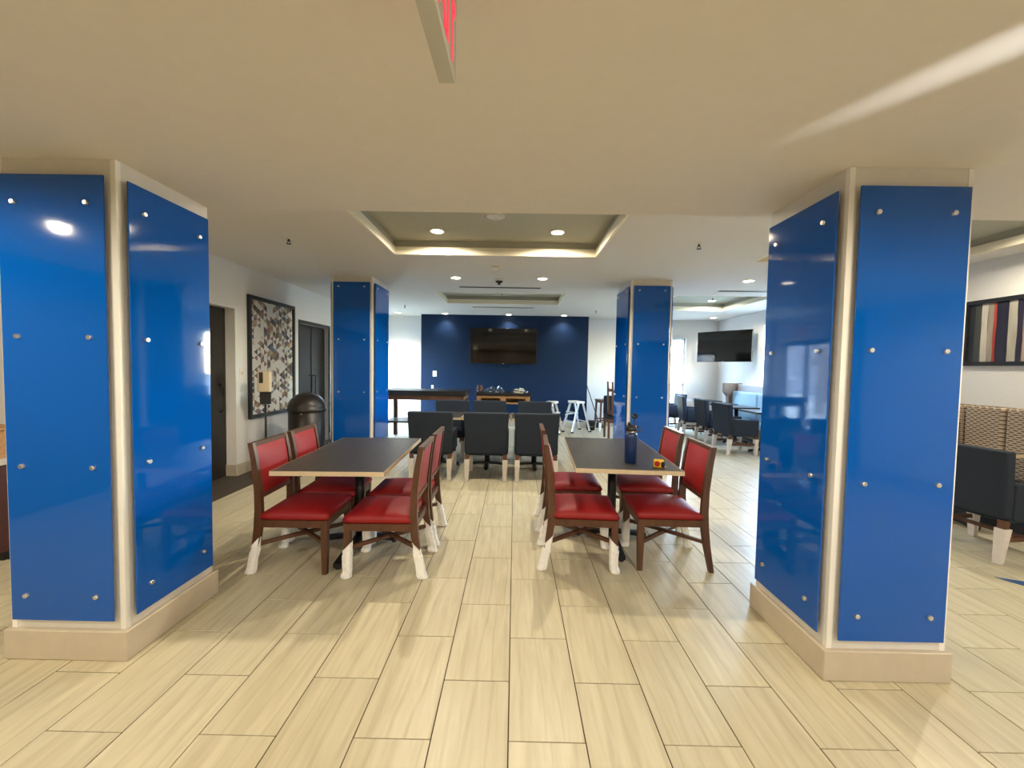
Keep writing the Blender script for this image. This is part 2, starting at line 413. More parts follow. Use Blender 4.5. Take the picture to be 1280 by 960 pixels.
def portal(loc, rot, sx, sy):
    l = bpy.data.lights.new('daylight_portal', 'AREA'); l.shape = 'RECTANGLE'; l.size = sx; l.size_y = sy
    l.cycles.is_portal = True
    o = bpy.data.objects.new('daylight_portal', l); COL.objects.link(o); o.location = loc; o.rotation_euler = rot
portal((3.99, YW+.22, 1.18), (-PI/2, 0, 0), .78, 2.2)
portal((XR+.2, 7.7, 1.7), (0, PI/2, 0), 1.5, 1.7)
portal((XL-.2, 9.32, 1.1), (0, -PI/2, 0), 2.2, 1.55)

# ================================================================== COLUMNS
stud_me = None
def column(label, x0, x1, y0, y1, H, zp0, zp1, rows, faces, group='blue glass clad columns'):
    global stud_me
    cx, cy = (x0+x1)/2, (y0+y1)/2
    t = thing('column', label, 'column', (cx, cy, 0), 0, group)
    hx, hy = (x1-x0)/2, (y1-y0)/2
    MB().box(-hx, hx, -hy, hy, 0, H).build('shaft', COLW, t)
    MB().box(-hx-.024, hx+.024, -hy-.024, hy+.024, .001, .150, bev=.004).build('baseboard', BASE, t)
    for sx in (-1, 1):
        for sy in (-1,):
            a = .022; m = MB(); g = .003
            xx = sx*hx; yy = sy*hy
            m.box(min(xx+sx*g, xx-sx*a), max(xx+sx*g, xx-sx*a), min(yy+sy*g, yy), max(yy+sy*g, yy), .15, H-.002)
            m.box(min(xx+sx*g, xx), max(xx+sx*g, xx), min(yy, yy-sy*a), max(yy, yy-sy*a), .15, H-.002)
            m.build('corner_trim', COLTRIM, t)
    for f in faces:
        w = (hx if f in 'ns' else hy)*2-.062
        m = MB().box(-w/2, w/2, -.008, 0, zp0, zp1, bev=.0015)
        p = m.build('glass_panel', BLUEG, t)
        off = .022
        if f == 's': p.location = (0, -hy-off, 0)
        if f == 'n': p.location = (0, hy+off, 0); p.rotation_euler = (0, 0, PI)
        if f == 'e': p.location = (hx+off, 0, 0); p.rotation_euler = (0, 0, PI/2)
        if f == 'w': p.location = (-hx-off, 0, 0); p.rotation_euler = (0, 0, -PI/2)
        for z in rows:
            for sx in (-1, 1):
                if stud_me is None:
                    s = MB().lathe([(.0115, .030), (.0115, -.010), (.0095, -.0125)], (0,0,0), 14, axis='y')
                    o = s.build('standoff_stud', STEEL, p); stud_me = o.data
                else: o = inst('standoff_stud', stud_me, p)
                o.location = (sx*(w/2-.078), -.008, z)
    return t
ROWS = (2.215, 1.588, .965, .33)
column('large blue glass clad column in the left foreground', -2.468, -1.906, 1.940, 2.512, HN, .205, 2.345, ROWS, 'sew')
column('large blue glass clad column in the right foreground', 1.533, 2.095, 1.914, 2.486, HN, .205, 2.335, ROWS, 'sew')
R2 = (2.60, 1.84, 1.08, .32)
column('more distant blue column, behind the left wooden table', -2.66, -2.07, 5.87, 6.55, HF, .19, 2.665, R2, 'sew')
column('more distant blue column, behind the water bottle table', 1.64, 2.22, 5.82, 6.55, HF, .19, 2.665, R2, 'sew')

# ================================================================== CEILING FITTINGS
def downlight(label, x, y, z, e, col=WARM, r=.065, cone=125, blend=.9):
    t = thing('downlight', label, 'ceiling light', (x, y, z), 0, 'recessed downlights')
    MB().lathe([(r+.018, 0), (r+.018, -.004), (r+.002, -.006)], (0,0,0), 24).build('trim_ring', WHITEP, t)
    MB().lathe([(r, -.0065), (r*.9, -.0085)], (0,0,0), 24).build('lens', LAMP, t)
    l = bpy.data.lights.new('lamp', 'SPOT'); l.energy = e*4; l.color = col; l.spot_size = math.radians(cone); l.spot_blend = blend; l.shadow_soft_size = r*.4
    o = bpy.data.objects.new('lamp', l); link(o, t); o.location = (0, 0, -.03)
ZT = HF+.155
downlight('left round downlight inside the near ceiling tray', -.845, 4.33, ZT, E_TRAY, cone=168, blend=.5)
downlight('right round downlight inside the near ceiling tray', .425, 4.31, ZT, E_TRAY, cone=168, blend=.5)
downlight('left downlight between the two central ceiling trays', -.867, 5.85, HF, E_FAR, NEUT)
downlight('right downlight between the two central ceiling trays', .37, 5.82, HF, E_FAR, NEUT)
downlight('left downlight washing the navy accent wall', -1.71, 9.84, HF, 8, NEUT, cone=120)
downlight('middle downlight washing the navy accent wall', -.17, 9.84, HF, 8, NEUT, cone=120)
downlight('right downlight washing the navy accent wall', 1.17, 9.84, HF, 8, NEUT, cone=120)
downlight('downlight by the white wall left of the navy wall', -2.85, 9.82, HF, 7, WARM)
downlight('downlight on the ceiling beyond the right foreground column', 3.26, 5.76, HF, E_FAR, NEUT)
downlight('downlight inside the far right ceiling tray', 4.0, 8.35, ZT, 22, WARM, cone=168, blend=.5)
downlight('downlight near the corner television', 4.75, 9.80, HF, 8, NEUT)
downlight('downlight in the near right tray over the booth', 4.4, 3.65, ZT, 26, WARM, cone=168, blend=.5)
downlight('downlight out of frame left, mirrored in the left blue panel', -3.2, .974, HN, E_NEAR, cone=176, blend=.25)
for i, (x, y) in enumerate(((-1.95, -.1), (1.6, -.1), (4.4, .6), (-2.6, -1.4), (-.2, -1.4), (2.2, -1.4))):  # unseen downlights added to light the near zone
    downlight('added fill downlight behind the camera, %s' % ('front left', 'front middle', 'front right', 'rear left', 'rear middle', 'rear right')[i], x, y, HN, E_NEAR, cone=176, blend=.25)

def slot(label, x0, x1, y, z=HF):
    t = thing('linear_diffuser', label, 'air vent', ((x0+x1)/2, y, z), 0, 'linear slot diffusers'); w = (x1-x0)/2
    MB().box(-w, w, -.055, .055, -.004, 0, bev=.001).build('frame', WHITEP, t)
    MB().box(-w+.01, w-.01, -.035, -.005, -.006, -.004).build('slot', BLACKP, t)
    MB().box(-w+.01, w-.01, .005, .035, -.006, -.004).build('slot', BLACKP, t)
slot('slot air vent just in front of the far central tray', -.92, .40, 6.52)
slot('slot air vent between the far central tray and navy wall', -.93, .38, 8.68)
slot('slot air vent in front of the far right tray', 3.22, 4.2, 6.52)
def sprinkler(label, x, y, z=HF, dark=True):
    t = thing('sprinkler_head', label, 'sprinkler', (x, y, z), 0, 'sprinkler heads')
    MB().lathe([(.034, 0), (.034, -.004), (.02, -.010)], n=16).build('escutcheon', WHITEP, t)
    m = BRONZE
    MB().lathe([(.010, -.01), (.012, -.03), (.006, -.032)], n=10).build('body', m, t)
    MB().box(-.016, -.012, -.003, .003, -.056, -.028).box(.012, .016, -.003, .003, -.056, -.028).box(-.016, .016, -.003, .003, -.032, -.028).build('yoke', m, t)
    MB().lathe([(.024, -.056), (.024, -.058), (.004, -.060)], n=12).build('deflector', m, t)
sprinkler('sprinkler on the ceiling above the left table', -2.32, 4.15)
sprinkler('sprinkler on the ceiling right of the near tray', 1.82, 4.11)
sprinkler('sprinkler near the white wall left of navy wall', -2.35, 8.6)
sprinkler('sprinkler right of the far central tray', 1.75, 8.9)
sprinkler('sprinkler inside the far right tray', 3.85, 8.0, ZT)
sprinkler('sprinkler inside the far central tray', -.27, 7.75, ZT)
t = thing('smoke_detector', 'round beige smoke detector between the central trays', 'smoke detector', (-.25, 5.95, HF))
MB().lathe([(.075, 0), (.075, -.016), (.05, -.022)], n=20).build('base_plate', WHITEP, t)
MB().lathe([(.055, -.02), (.048, -.04), (.022, -.05), (.018, -.075)], n=20).build('sensor_dome', BRONZE, t)
t = thing('wireless_box', 'small square white box on ceiling before the smoke detector', 'sensor box', (-.27, 5.2, HF))
MB().box(-.05, .05, -.05, .05, -.035, 0, bev=.008, seg=2).build('housing', WHITEP, t)
MB().box(-.03, .03, -.03, .03, -.038, -.035).build('cover', WHITEP, t)
t = thing('ceiling_speaker', 'round white ceiling speaker in the near tray', 'speaker', (-.225, 3.88, ZT))
MB().lathe([(.105, 0), (.105, -.005), (.095, -.008)], n=28).build('rim', WHITEP, t)
MB().lathe([(.094, -.008), (.05, -.010)], n=28).build('grille', CEIL, t)

# exit signs ------------------------------------------------------------
def exit_sign(label, loc, rz, ztop):
    t = thing('exit_sign', label, 'exit sign', loc, rz)      # local: face looks to +X, text along +Y
    L, Hh, th = .31, .20, .042
    MB().box(-th/2, th/2, -L/2, L/2, 0, Hh, bev=.002).build('housing', SIGNP, t)
    MB().box(-th/2+.009, th/2-.002, -L/2+.004, L/2-.03, -.0015, 0, bev=.0005).build('bottom_cover', SIGNP, t)
    if ztop > Hh: MB().lathe([(.055, ztop), (.055, ztop-.02), (.02, ztop-.025), (.02, Hh-.002)], n=18).build('canopy', WHITEP, t)
    for s in (1, -1):
        c = bpy.data.curves.new('exit_text', 'FONT'); c.body = 'EXIT'; c.size = .20; c.align_x = 'CENTER'; c.extrude = .001; c.offset = .004
        c.space_character = 1.02
        tmp = bpy.data.objects.new('tmp', c); COL.objects.link(tmp)
        dg = bpy.context.evaluated_depsgraph_get(); me = bpy.data.meshes.new_from_object(tmp.evaluated_get(dg))
        bpy.data.objects.remove(tmp)
        me.materials.clear(); me.materials.append(REDGLOW)
        o = bpy.data.objects.new('lettering', me); link(o, t)
        xs = [v.co.x for v in me.vertices]; ys = [v.co.y for v in me.vertices]
        sx = .27/(max(xs)-min(xs)); sy = .150/(max(ys)-min(ys))
        for v in me.vertices: v.co.x = (v.co.x-(max(xs)+min(xs))/2)*sx; v.co.y = (v.co.y-min(ys))*sy
        o.location = (s*(th/2+.0005), 0, .016); o.rotation_euler = (PI/2, 0, s*PI/2)
        o['label'] = 'glowing red letters EXIT'
    return t
exit_sign('white exit sign with red letters hanging overhead from the near ceiling', (-.186, .905, 2.2), math.radians(-1), HN-2.2)
exit_sign('exit sign above the glazed door, mirrored in the right column', (XL+.03, 9.32, 2.32), 0, 0)

# ================================================================== RED CHAIRS
PROF = [(-.272, 0), (-.232, .20), (-.214, .33), (-.208, .45), (-.212, .60), (-.236, .80), (-.258, .925)]
THK = [.032, .046, .052, .050, .046, .040, .034]
def stile(y0, y1, z0=0, z1=.925):
    m = MB(); rs = []
    for (x, z), t in zip(PROF, THK): rs.append([(x-t/2, y0, z), (x+t/2, y0, z), (x+t/2, y1, z), (x-t/2, y1, z)])
    return m.rings(rs, True, False)
def px(z):
    for (x0, z0), (x1, z1) in zip(PROF, PROF[1:]):
        if z0 <= z <= z1: return x0+(x1-x0)*(z-z0)/(z1-z0)
    return PROF[-1][0]
def foam_rear(m, y0, y1):
    rs = []; n = 8; yc = (y0+y1)/2
    for z, e in ((.004, .013), (.02, .016), (.05, .011), (.10, .008), (.16, .010), (.205, .007), (.232, .010)):
        x = px(z) if z > .01 else PROF[0][0]; hx = .024+e*.9; hy = .017+e*.9
        o = (random.random()-.5)*.006
        rs.append([(x+o+hx*sx*(.8 if abs(sx*sy) > .9 else 1), yc+hy*sy*(.8 if abs(sx*sy) > .9 else 1), z+(.03*sx if z > .2 else 0)) for sx, sy in ((-1,-1),(0,-1.05),(1,-1),(1.05,0),(1,1),(0,1.05),(-1,1),(-1.05,0))])
    return m.rings(rs, True, False)
def foam_front(m, y0, y1, x):
    rs = []; yc = (y0+y1)/2
    for z, e in ((.004, .010), (.02, .012), (.05, .006), (.10, .007), (.16, .010), (.20, .006), (.225, .009)):
        hx = hy = .026+e*.9; o = (random.random()-.5)*.006+(.010 if z < .03 else 0)
        rs.append([(x+o+hx*sx*(.8 if abs(sx*sy) > .9 else 1), yc+hy*sy*(.8 if abs(sx*sy) > .9 else 1), z+(-.03*sx if z > .19 else 0)) for sx, sy in ((-1,-1),(0,-1.05),(1,-1),(1.05,0),(1,1),(0,1.05),(-1,1),(-1.05,0))])
    return m.rings(rs, True, False)
def pillow(w0, w1, d0, d1, z0, z1, puff, nx=10, ny=10, side=.012):
    """upholstered pad: box with domed top, top rounding. in x w0..w1, y d0..d1"""
    m = MB(); rows = []
    def prof(t): return 1-abs(2*t-1)**4
    top = [[None]*(ny+1) for _ in range(nx+1)]
    for i in range(nx+1):
        for j in range(ny+1):
            u, v = i/nx, j/ny
            top[i][j] = m.bm.verts.new((w0+(w1-w0)*u, d0+(d1-d0)*v, z1-puff+puff*min(prof(u), 1)*prof(v)))
    for i in range(nx):
        for j in range(ny):
            f = m.bm.faces.new((top[i][j], top[i+1][j], top[i+1][j+1], top[i][j+1])); f.smooth = True
    rim = [top[i][0] for i in range(nx+1)]+[top[nx][j] for j in range(1, ny+1)]+[top[i][ny] for i in range(nx-1, -1, -1)]+[top[0][j] for j in range(ny-1, 0, -1)]
    cx, cy = (w0+w1)/2, (d0+d1)/2
    mid = [m.bm.verts.new((v.co.x+math.copysign(side, v.co.x-cx)*(abs(v.co.x-cx) > abs(w1-w0)/2-.001), v.co.y+math.copysign(side, v.co.y-cy)*(abs(v.co.y-cy) > abs(d1-d0)/2-.001), (z0+z1-puff)/2)) for v in rim]
    low = [m.bm.verts.new((v.co.x, v.co.y, z0)) for v in rim]
    n = len(rim)
    for a, b in ((rim, mid), (mid, low)):
        for i in range(n):
            f = m.bm.faces.new((a[i], b[i], b[(i+1)%n], a[(i+1)%n])); f.smooth = True
    m.bm.faces.new(list(reversed(low)))
    return m
HWC = .222
def red_chair(label, loc, rz, wraps=(1,1,1,1)):
    """faces +X. wraps: rear -y, rear +y, front -y, front +y"""
    t = thing('dining_chair', label, 'chair', loc, rz, 'red dining chairs')
    for i, s in enumerate((-1, 1)):
        y0, y1 = sorted((s*HWC, s*(HWC-.034)))
        leg = stile(y0, y1).build('rear_leg', WOOD, t)
        if wraps[i]: foam_rear(MB(), y0, y1).build('foam_wrap', FOAM, leg)
    for i, s in enumerate((-1, 1)):
        y0, y1 = sorted((s*HWC, s*(HWC-.042))); x = .248
        leg = MB().loft([(x-.016, x+.016, *( (y0+.004, y1-.004) ), 0), (x-.022, x+.022, y0, y1, .20), (x-.022, x+.022, y0, y1, .385)]).build('front_leg', WOOD, t)
        if wraps[2+i]: foam_front(MB(), y0, y1, x).build('foam_wrap', FOAM, leg)
    m = MB()
    for s in (-1, 1):
        y0, y1 = sorted((s*(HWC-.002), s*(HWC-.026))); m.box(-.20, .235, y0, y1, .335, .385)
    m.box(.232, .266, -.19, .19, .335, .385).box(-.222, -.19, -.19, .19, .335, .385)
    m.build('seat_frame', WOOD, t)
    pillow(-.185, .266, -HWC+.008, HWC-.008, .385, .470, .034).build('seat', RED, t)
    # crossed stretchers, bowed up in the middle
    for s in (-1, 1):
        a = Vector((-.222, s*(HWC-.02), .215)); b = Vector((.245, -s*(HWC-.02), .215)); pts = []
        for k in range(7):
            u = k/6; p = a.lerp(b, u); p.z += .004*math.sin(PI*u)+(.006 if s > 0 else -.006); pts.append(p)
        MB().bar(pts, .022, .026).build('stretcher', WOOD, t)
    # back: top rail, lower rail, red pad both faces
    xt = px(.925)
    MB().box(xt-.017, xt+.017, -HWC+.034, HWC-.034, .896, .925).build('top_rail', WOOD, t)
    xb = px(.555)
    MB().box(xb-.018, xb+.018, -HWC+.034, HWC-.034, .535, .565).build('lower_rail', WOOD, t)
    m = MB(); rs = []; y0 = HWC-.036
    N = 8
    for side in (1, -1):
        g = [[None]*9 for _ in range(N+1)]
        for i in range(N+1):
            z = .560+(.898-.560)*i/N
            for j in range(9):
                y = -y0+2*y0*j/8; e = (1-abs(2*i/N-1)**5)*(1-abs(2*j/8-1)**5)
                g[i][j] = m.bm.verts.new((px(z)+side*(.010+.022*e*(1 if side > 0 else .5)), y, z))
        for i in range(N):
            for j in range(8):
                f = m.bm.faces.new((g[i][j], g[i][j+1], g[i+1][j+1], g[i+1][j])); f.smooth = True
    m.build('backrest', RED, t)
    return t
def rad(a): return math.radians(a)
red_chair('red chair at left table, near left, with one bare front leg', (-1.565, 2.985, 0), rad(1), (1, 1, 0, 1))
red_chair('red chair at left table, far left, beside the waste bin', (-1.585, 3.50, 0), rad(2), (1, 1, 1, 1))
red_chair('red chair at left table, near right on the aisle, all feet wrapped', (-.895, 2.955, 0), PI+rad(1.5), (1, 1, 1, 1))
red_chair('red chair at left table, far right on the aisle', (-.905, 3.475, 0), PI+rad(1), (1, 1, 1, 1))
red_chair('red chair at bottle table, near left on the aisle', (.508, 3.105, 0), rad(-3), (1, 1, 1, 1))
red_chair('red chair at bottle table, far left on the aisle', (.525, 3.79, 0), rad(-1), (1, 1, 1, 1))
red_chair('red chair at bottle table, near right with bare wooden front feet', (1.200, 3.135, 0), PI+rad(-1), (1, 0, 1, 0))
red_chair('red chair at bottle table, far right beside the blue column', (1.235, 3.77, 0), PI+rad(-1), (1, 1, 1, 1))

# ================================================================== TABLES
def table(label, loc, rz, w, l, group, z=.76, edge=True, th=.032, topm=TTOP, legs=1):
    t = thing('table', label, 'table', loc, rz, group)
    top = MB().box(-w/2+.004, w/2-.004, -l/2+.004, l/2-.004, z-th, z, bev=.0015).build('tabletop', topm, t)
    m = MB(); e = .004
    m.box(-w/2, w/2, -l/2, -l/2+e, z-th, z-.0012).box(-w/2, w/2, l/2-e, l/2, z-th, z-.0012).box(-w/2, -w/2+e, -l/2+e, l/2-e, z-th, z-.0012).box(w/2-e, w/2, -l/2+e, l/2-e, z-th, z-.0012)
    m.build('edge_band', TEDGE if edge else BLACKP, top)
    ys = (0,) if legs == 1 else (-l/2+.36, l/2-.36)
    for y in ys:
        MB().lathe([(.038, .05), (.038, z-th-.012)], (0, y, 0), 18).build('pedestal', BLACK, t)
        MB().box(-.16, .16, y-.16, y+.16, z-th-.014, z-th, bev=.003).build('mounting_plate', BLACK, t)
        a = min(w, .75)*.40; b2 = min(l*.37, .48)
        for q, (dx, dy) in enumerate(((a, 0), (-a, 0), (0, b2), (0, -b2))):
            b = MB().bar([(0, y, .052), (dx*.5, y+dy*.5, .046), (dx, y+dy, .030)], .055, .032).build('base_arm', BLACK, t)
            MB().lathe([(.02, 0), (.02, .012), (.008, .016)], (dx*.96, y+dy*.96, 0), 10).build('glide', BLACKP, b)
    return t
table('rectangular dark wood table on the left between four red chairs', (-1.275, 3.325, 0), rad(2.3), .76, 1.30, 'wooden tables with red chairs')
table('rectangular dark wood table with the water bottle on it', (.875, 3.53, 0), rad(-3.2), .77, 1.31, 'wooden tables with red chairs')

# water bottle
t = thing('water_bottle', 'navy insulated water bottle with open black cap on the table', 'bottle', (.905, 3.10, .7601))
MB().lathe([(.040, 0), (.046, .006), (.047, .205), (.044, .225), (.036, .238)], n=28).build('body', BOTTLE, t)
MB().lathe([(.0365, .236), (.0375, .240), (.0375, .246), (.035, .248)], n=28).build('steel_collar', STEEL, t)
MB().lathe([(.040, .246), (.041, .258), (.038, .288), (.030, .292)], n=24).build('lid', BLACKP, t)
MB().lathe([(.014, .288), (.013, .312), (.010, .314)], (-.016, 0, 0), 14).build('spout', BLACKP, t)
MB().tube([(.038, 0, .285), (.062, -.004, .278), (.068, -.006, .255), (.058, -.004, .240), (.040, 0, .250)], .006, 8).build('carry_loop', BLACKP, t)
MB().tube([(.015, 0, .290), (.022, .002, .315), (.024, .002, .345)], .004, 8).build('cap_hinge', BLACKP, t)
MB().lathe([(.0, -.011), (.020, -.011), (.022, .0), (.018, .012), (.0, .013)], (.024, .002, .362), 16, axis='y').build('flip_cap', BLACKP, t)
# tape measure
t = thing('tape_measure', 'small yellow and black tape measure on the table corner', 'tape measure', (1.075, 2.965, .7601), rad(-20))
MB().box(-.036, .036, -.02, .02, 0, .060, bev=.010, seg=3).build('case', YEL, t)
MB().lathe([(.020, -.0005), (.020, -.003), (.016, -.004)], (-.010, -.02, .031), 18, axis='y').build('side_badge', REDL, t)
MB().box(.012, .042, -.021, .021, .004, .050, bev=.007, seg=2).build('rubber_grip', BLACKP, t)
MB().box(.036, .050, -.012, .012, .004, .010).build('tape_hook', STEEL, t)

# ================================================================== NAVY ARMCHAIRS
def soft_box(x0, x1, y0, y1, z0, z1, b=.02): return MB().box(x0, x1, y0, y1, z0, z1, bev=b, seg=3)
def navy_chair(label, loc, rz, group, stretch=False, src=[None]):
    t = thing('armchair', label, 'chair', loc, rz, group)
    # local: faces +X
    def lean(m, k=.10):
        for v in m.bm.verts:
            if v.co.z > .36: v.co.x -= (v.co.z-.36)*k
        return m
    def sm(o):
        for p in o.data.polygons: p.use_smooth = True
        return o
    m = MB(); b = .018
    bx0, bx1 = -.265, -.175
    m.box(bx0, bx1, -.285, .285, .355, .895, bev=b, seg=3)
    for v in m.bm.verts:                          # narrower at the foot, as the back tapers down
        v.co.y *= .93+.09*min(max((v.co.z-.355)/.54, 0), 1)
    lean(m); m.build('backrest', NAVY, t)
    for s in (-1, 1):
        y0, y1 = sorted((s*.285, s*.225))
        m = MB().box(-.20, .255, y0, y1, .345, .645, bev=.02, seg=3)
        for v in m.bm.verts:
            if v.co.z > .5 and v.co.x > 0: v.co.z -= .02
        m.build('armrest', NAVY, t)
    pillow(-.18, .27, -.222, .222, .37, .475, .03, 8, 8).build('seat', NAVY, t)
    MB().box(-.23, .25, -.27, .27, .33, .372, bev=.006).build('seat_base', NAVY, t)
    for sx in (-1, 1):
        for s in (-1, 1):
            x = -.235 if sx < 0 else .225; y = s*.245; d = -.035 if sx < 0 else .01
            leg = MB().loft([(x+d-.015, x+d+.015, y-.015, y+.015, 0), (x-.025, x+.025, y-.025, y+.025, .35)]).build('leg', WOOD, t)
            MB().loft([(x+d-.022, x+d+.022, y-.022, y+.022, .004), (x+d*.5-.028, x+d*.5+.028, y-.028, y+.028, .15), (x+d*.1-.034, x+d*.1+.034, y-.034, y+.034, .285)]).build('leg_sleeve', FOAMB, leg)
    if stretch:
        for s in (-1, 1): MB().box(-.24, .225, s*.245-.012, s*.245+.012, .175, .21).build('stretcher', WOOD, t)
        MB().box(-.012, .012, -.235, .235, .178, .207).build('stretcher', WOOD, t)
    return t
G1 = 'dark armchairs around the long grey tables'
for x, l in ((-1.075, 'dark armchair seen from behind, leftmost of the near row of three'), (-.352, 'dark armchair seen from behind, middle of the near row of three'), (.297, 'dark armchair seen from behind, right end of the near row of three')):
    navy_chair(l, (x, 5.42, 0), PI/2+rad(1 if x < -1 else 0), G1)
for x, l in ((-1.06, 'dark armchair facing us across the grey tables, leftmost'), (-.42, 'dark armchair facing us across the grey tables, middle'), (.355, 'dark armchair facing us across the grey tables, right end')):
    navy_chair(l, (x, 6.68, 0), -PI/2, G1)
for x, l in ((-1.09, 'left'), (-.39, 'middle'), (.31, 'right')):
    table('grey laminate table between dark armchairs, %s of the row of three' % l, (x, 6.0, 0), 0, .69, .72, 'grey tables with dark armchairs')
G2 = 'blue armchairs along the right booth'
navy_chair('dark blue armchair nearest in view on the far right, beside the right foreground column', (4.05, 3.42, 0), rad(8), G2, True)
navy_chair('dark blue armchair nearest to us in the far right row by the booth', (4.02, 7.32, 0), rad(2), G2, True)
navy_chair('dark blue armchair second in the far right row by the booth', (4.10, 8.28, 0), rad(-3), G2, True)
navy_chair('dark blue armchair third in the far right row, before the window', (4.05, 9.12, 0), rad(-10), G2, True)
navy_chair('dark blue armchair by the far window, half behind the blue column', (3.82, 9.95, 0), PI, G2, True)
for y, x, l in ((7.38, 4.55, 'dark table half hidden by the right foreground column'), (8.28, 4.55, 'dark table at the pale blue booth, nearest in view'), (9.06, 4.55, 'dark table at the far end of the pale blue booth'), (9.86, 4.62, 'dark table in the corner under the television')):
    table(l, (x, y, 0), 0, .60, .60, 'booth tables', z=.76, edge=False)
table('grey table in front of the patterned booth at the right edge', (4.42, 4.08, 0), 0, .62, .74, 'booth tables')

# ================================================================== BOOTHS
t = thing('booth_bench', 'booth bench with pale blue back and patterned end wing in far corner', 'bench', (5.0, 7.3, 0))
MB().box(-.14, .17, -1.9, 1.9, .0, .10).build('plinth', BLACK, t)
MB().box(-.20, .17, -1.9, 1.9, .10, .34, bev=.01).build('seat_base', BOOTH, t)
for k in range(4): MB().box(-.24, .03, -1.9+k*.95+.005, -.95+k*.95-.005, .34, .47, bev=.03, seg=3).build('seat_cushion', CUSH, t)
MB().box(.06, .17, -1.9, 1.9, .34, 1.18, bev=.02, seg=2).build('back_panel', BOOTHP, t)
for k in range(4):
    m = MB().box(-.06, .06, -1.9+k*.95+.005, -.95+k*.95-.005, .46, 1.03, bev=.035, seg=3); m.build('back_cushion', CUSH, t)
m = MB()
pts = [(-.12, 0), (-.12, .62), (-.14, .9), (-.22, 1.0), (-.22, 1.2), (.17, 1.2), (.17, 0)]
m.rings([[(x, 1.9, z) for x, z in pts], [(x, 2.02, z) for x, z in pts]], True, False); m.build('end_wing', BOOTH_SHADED, t)
t = thing('booth_bench', 'booth bench with brown wave-patterned back cushions at the right edge', 'bench', (5.0, 4.0, 0))
MB().box(-.30, .17, -1.1, 1.1, .0, .10).build('plinth', BLACK, t)
MB().box(-.32, .17, -1.1, 1.1, .10, .34, bev=.01).build('seat_base', NAVY, t)
for k in range(2): MB().box(-.36, .02, -1.1+k*1.1+.005, k*1.1-.005, .34, .47, bev=.03, seg=3).build('seat_cushion', NAVY, t)
MB().box(.03, .17, -1.1, 1.1, .34, 1.10, bev=.01).build('back_panel', BOOTH, t)
for k in range(6):
    y = -1.1+k*.366
    MB().box(-.17, .02, y+.008, y+.358, .46, 1.16, bev=.03, seg=3).build('back_cushion', BOOTH, t)
MB().box(-.21, -.175, .38, .72, .50, .98, bev=.012, seg=2).build('lumbar_pad', NAVY, t)

# ================================================================== WALL ITEMS
def tv(label, loc, rz, w, h):
    t = thing('television', label, 'television', loc, rz)      # faces -Y
    MB().box(-w/2, w/2, 0, .035, -h/2, h/2, bev=.004).build('housing', BLACKP, t)
    MB().box(-w/2+.010, w/2-.010, -.002, 0, -h/2+.016, h/2-.010).build('screen', SCREEN, t)
    MB().box(-w*.25, w*.25, .035, .075, -h*.3, h*.25).build('rear_shell', BLACKP, t)
    MB().box(-.025, .025, -.004, 0, -h/2+.002, -h/2+.010).build('badge', STEEL, t)
    return t
t = tv('large flat television mounted on the navy accent wall', (-.29, 9.90, 1.99), 0, 1.64, .87)
MB().box(-.25, .25, .07, .118, -.2, .2).build('wall_bracket', BLACK, t)
MB().tube([(-.1, .08, -.43), (-.06, .10, -.55), (.12, .10, -.57), (.22, .1, -.50), (.24, .09, -.42)], .006).build('cable', BLACKP, t)
t = tv('flat television mounted across the far right corner', (4.70, 9.20, 2.03), -math.atan2(1.05, .72), 1.25, .70)
MB().tube([(0, .07, 0), (0, .30, 0), (0, .588, 0)], .02).build('swing_arm', BLACK, t)

# geometric art, left wall
aw, ah = 1.13, 1.68
t = thing('framed_art', 'tall black framed print of small multicoloured triangles on left wall', 'picture', (XL+.001, 5.985, .715), PI/2)
# local: x along wall, faces -y (to +X world)
m = MB(); f = .05
m.box(-aw/2, -aw/2+f, -.035, 0, 0, ah).box(aw/2-f, aw/2, -.035, 0, 0, ah).box(-aw/2+f, aw/2-f, -.035, 0, 0, f).box(-aw/2+f, aw/2-f, -.035, 0, ah-f, ah)
m.build('frame', FRAMEB, t)
pal = [srgb(*c) for c in ((226,224,216),(226,224,216),(84,78,74),(166,148,120),(190,172,142),(124,100,82),(146,126,104),(108,116,128),(206,194,172),(66,68,76),(140,106,90))]
cols = [mat('art_ink', c, .6, var=.06, scale=30) for c in pal]
m = MB(); nx = 14; wv = (aw-2*f)/nx; hv = wv*1.12; nz = int((ah-2*f)/hv)+1
for i in range(nx):
    for j in range(-1, nz):
        x0 = -aw/2+f+i*wv; zb = f+j*hv+(hv/2 if i % 2 else 0)
        def cl(z): return min(max(z, f), ah-f)
        for a in (((x0, zb), (x0+wv, zb+hv/2), (x0, zb+hv)), ((x0+wv, zb-hv/2), (x0+wv, zb+hv/2), (x0, zb))):
            zz = [cl(z) for _, z in a]
            if max(zz)-min(zz) < .004: continue
            dens = .72 if j > nz*.62 else (.52 if j > nz*.25 else .36)
            if abs((i*1.0)-(j-nz*.52)*.8) < 1.1 and i < 7: dens = .05
            mi = random.randrange(2, 11) if random.random() < dens else 0
            m.poly([(x, -.012, cl(z)) for x, z in a], mi)
m.build('print', cols, t, fix=False)
MB().box(-aw/2+f, aw/2-f, -.010, -.001, f, ah-f).build('backing', PAPER, t)
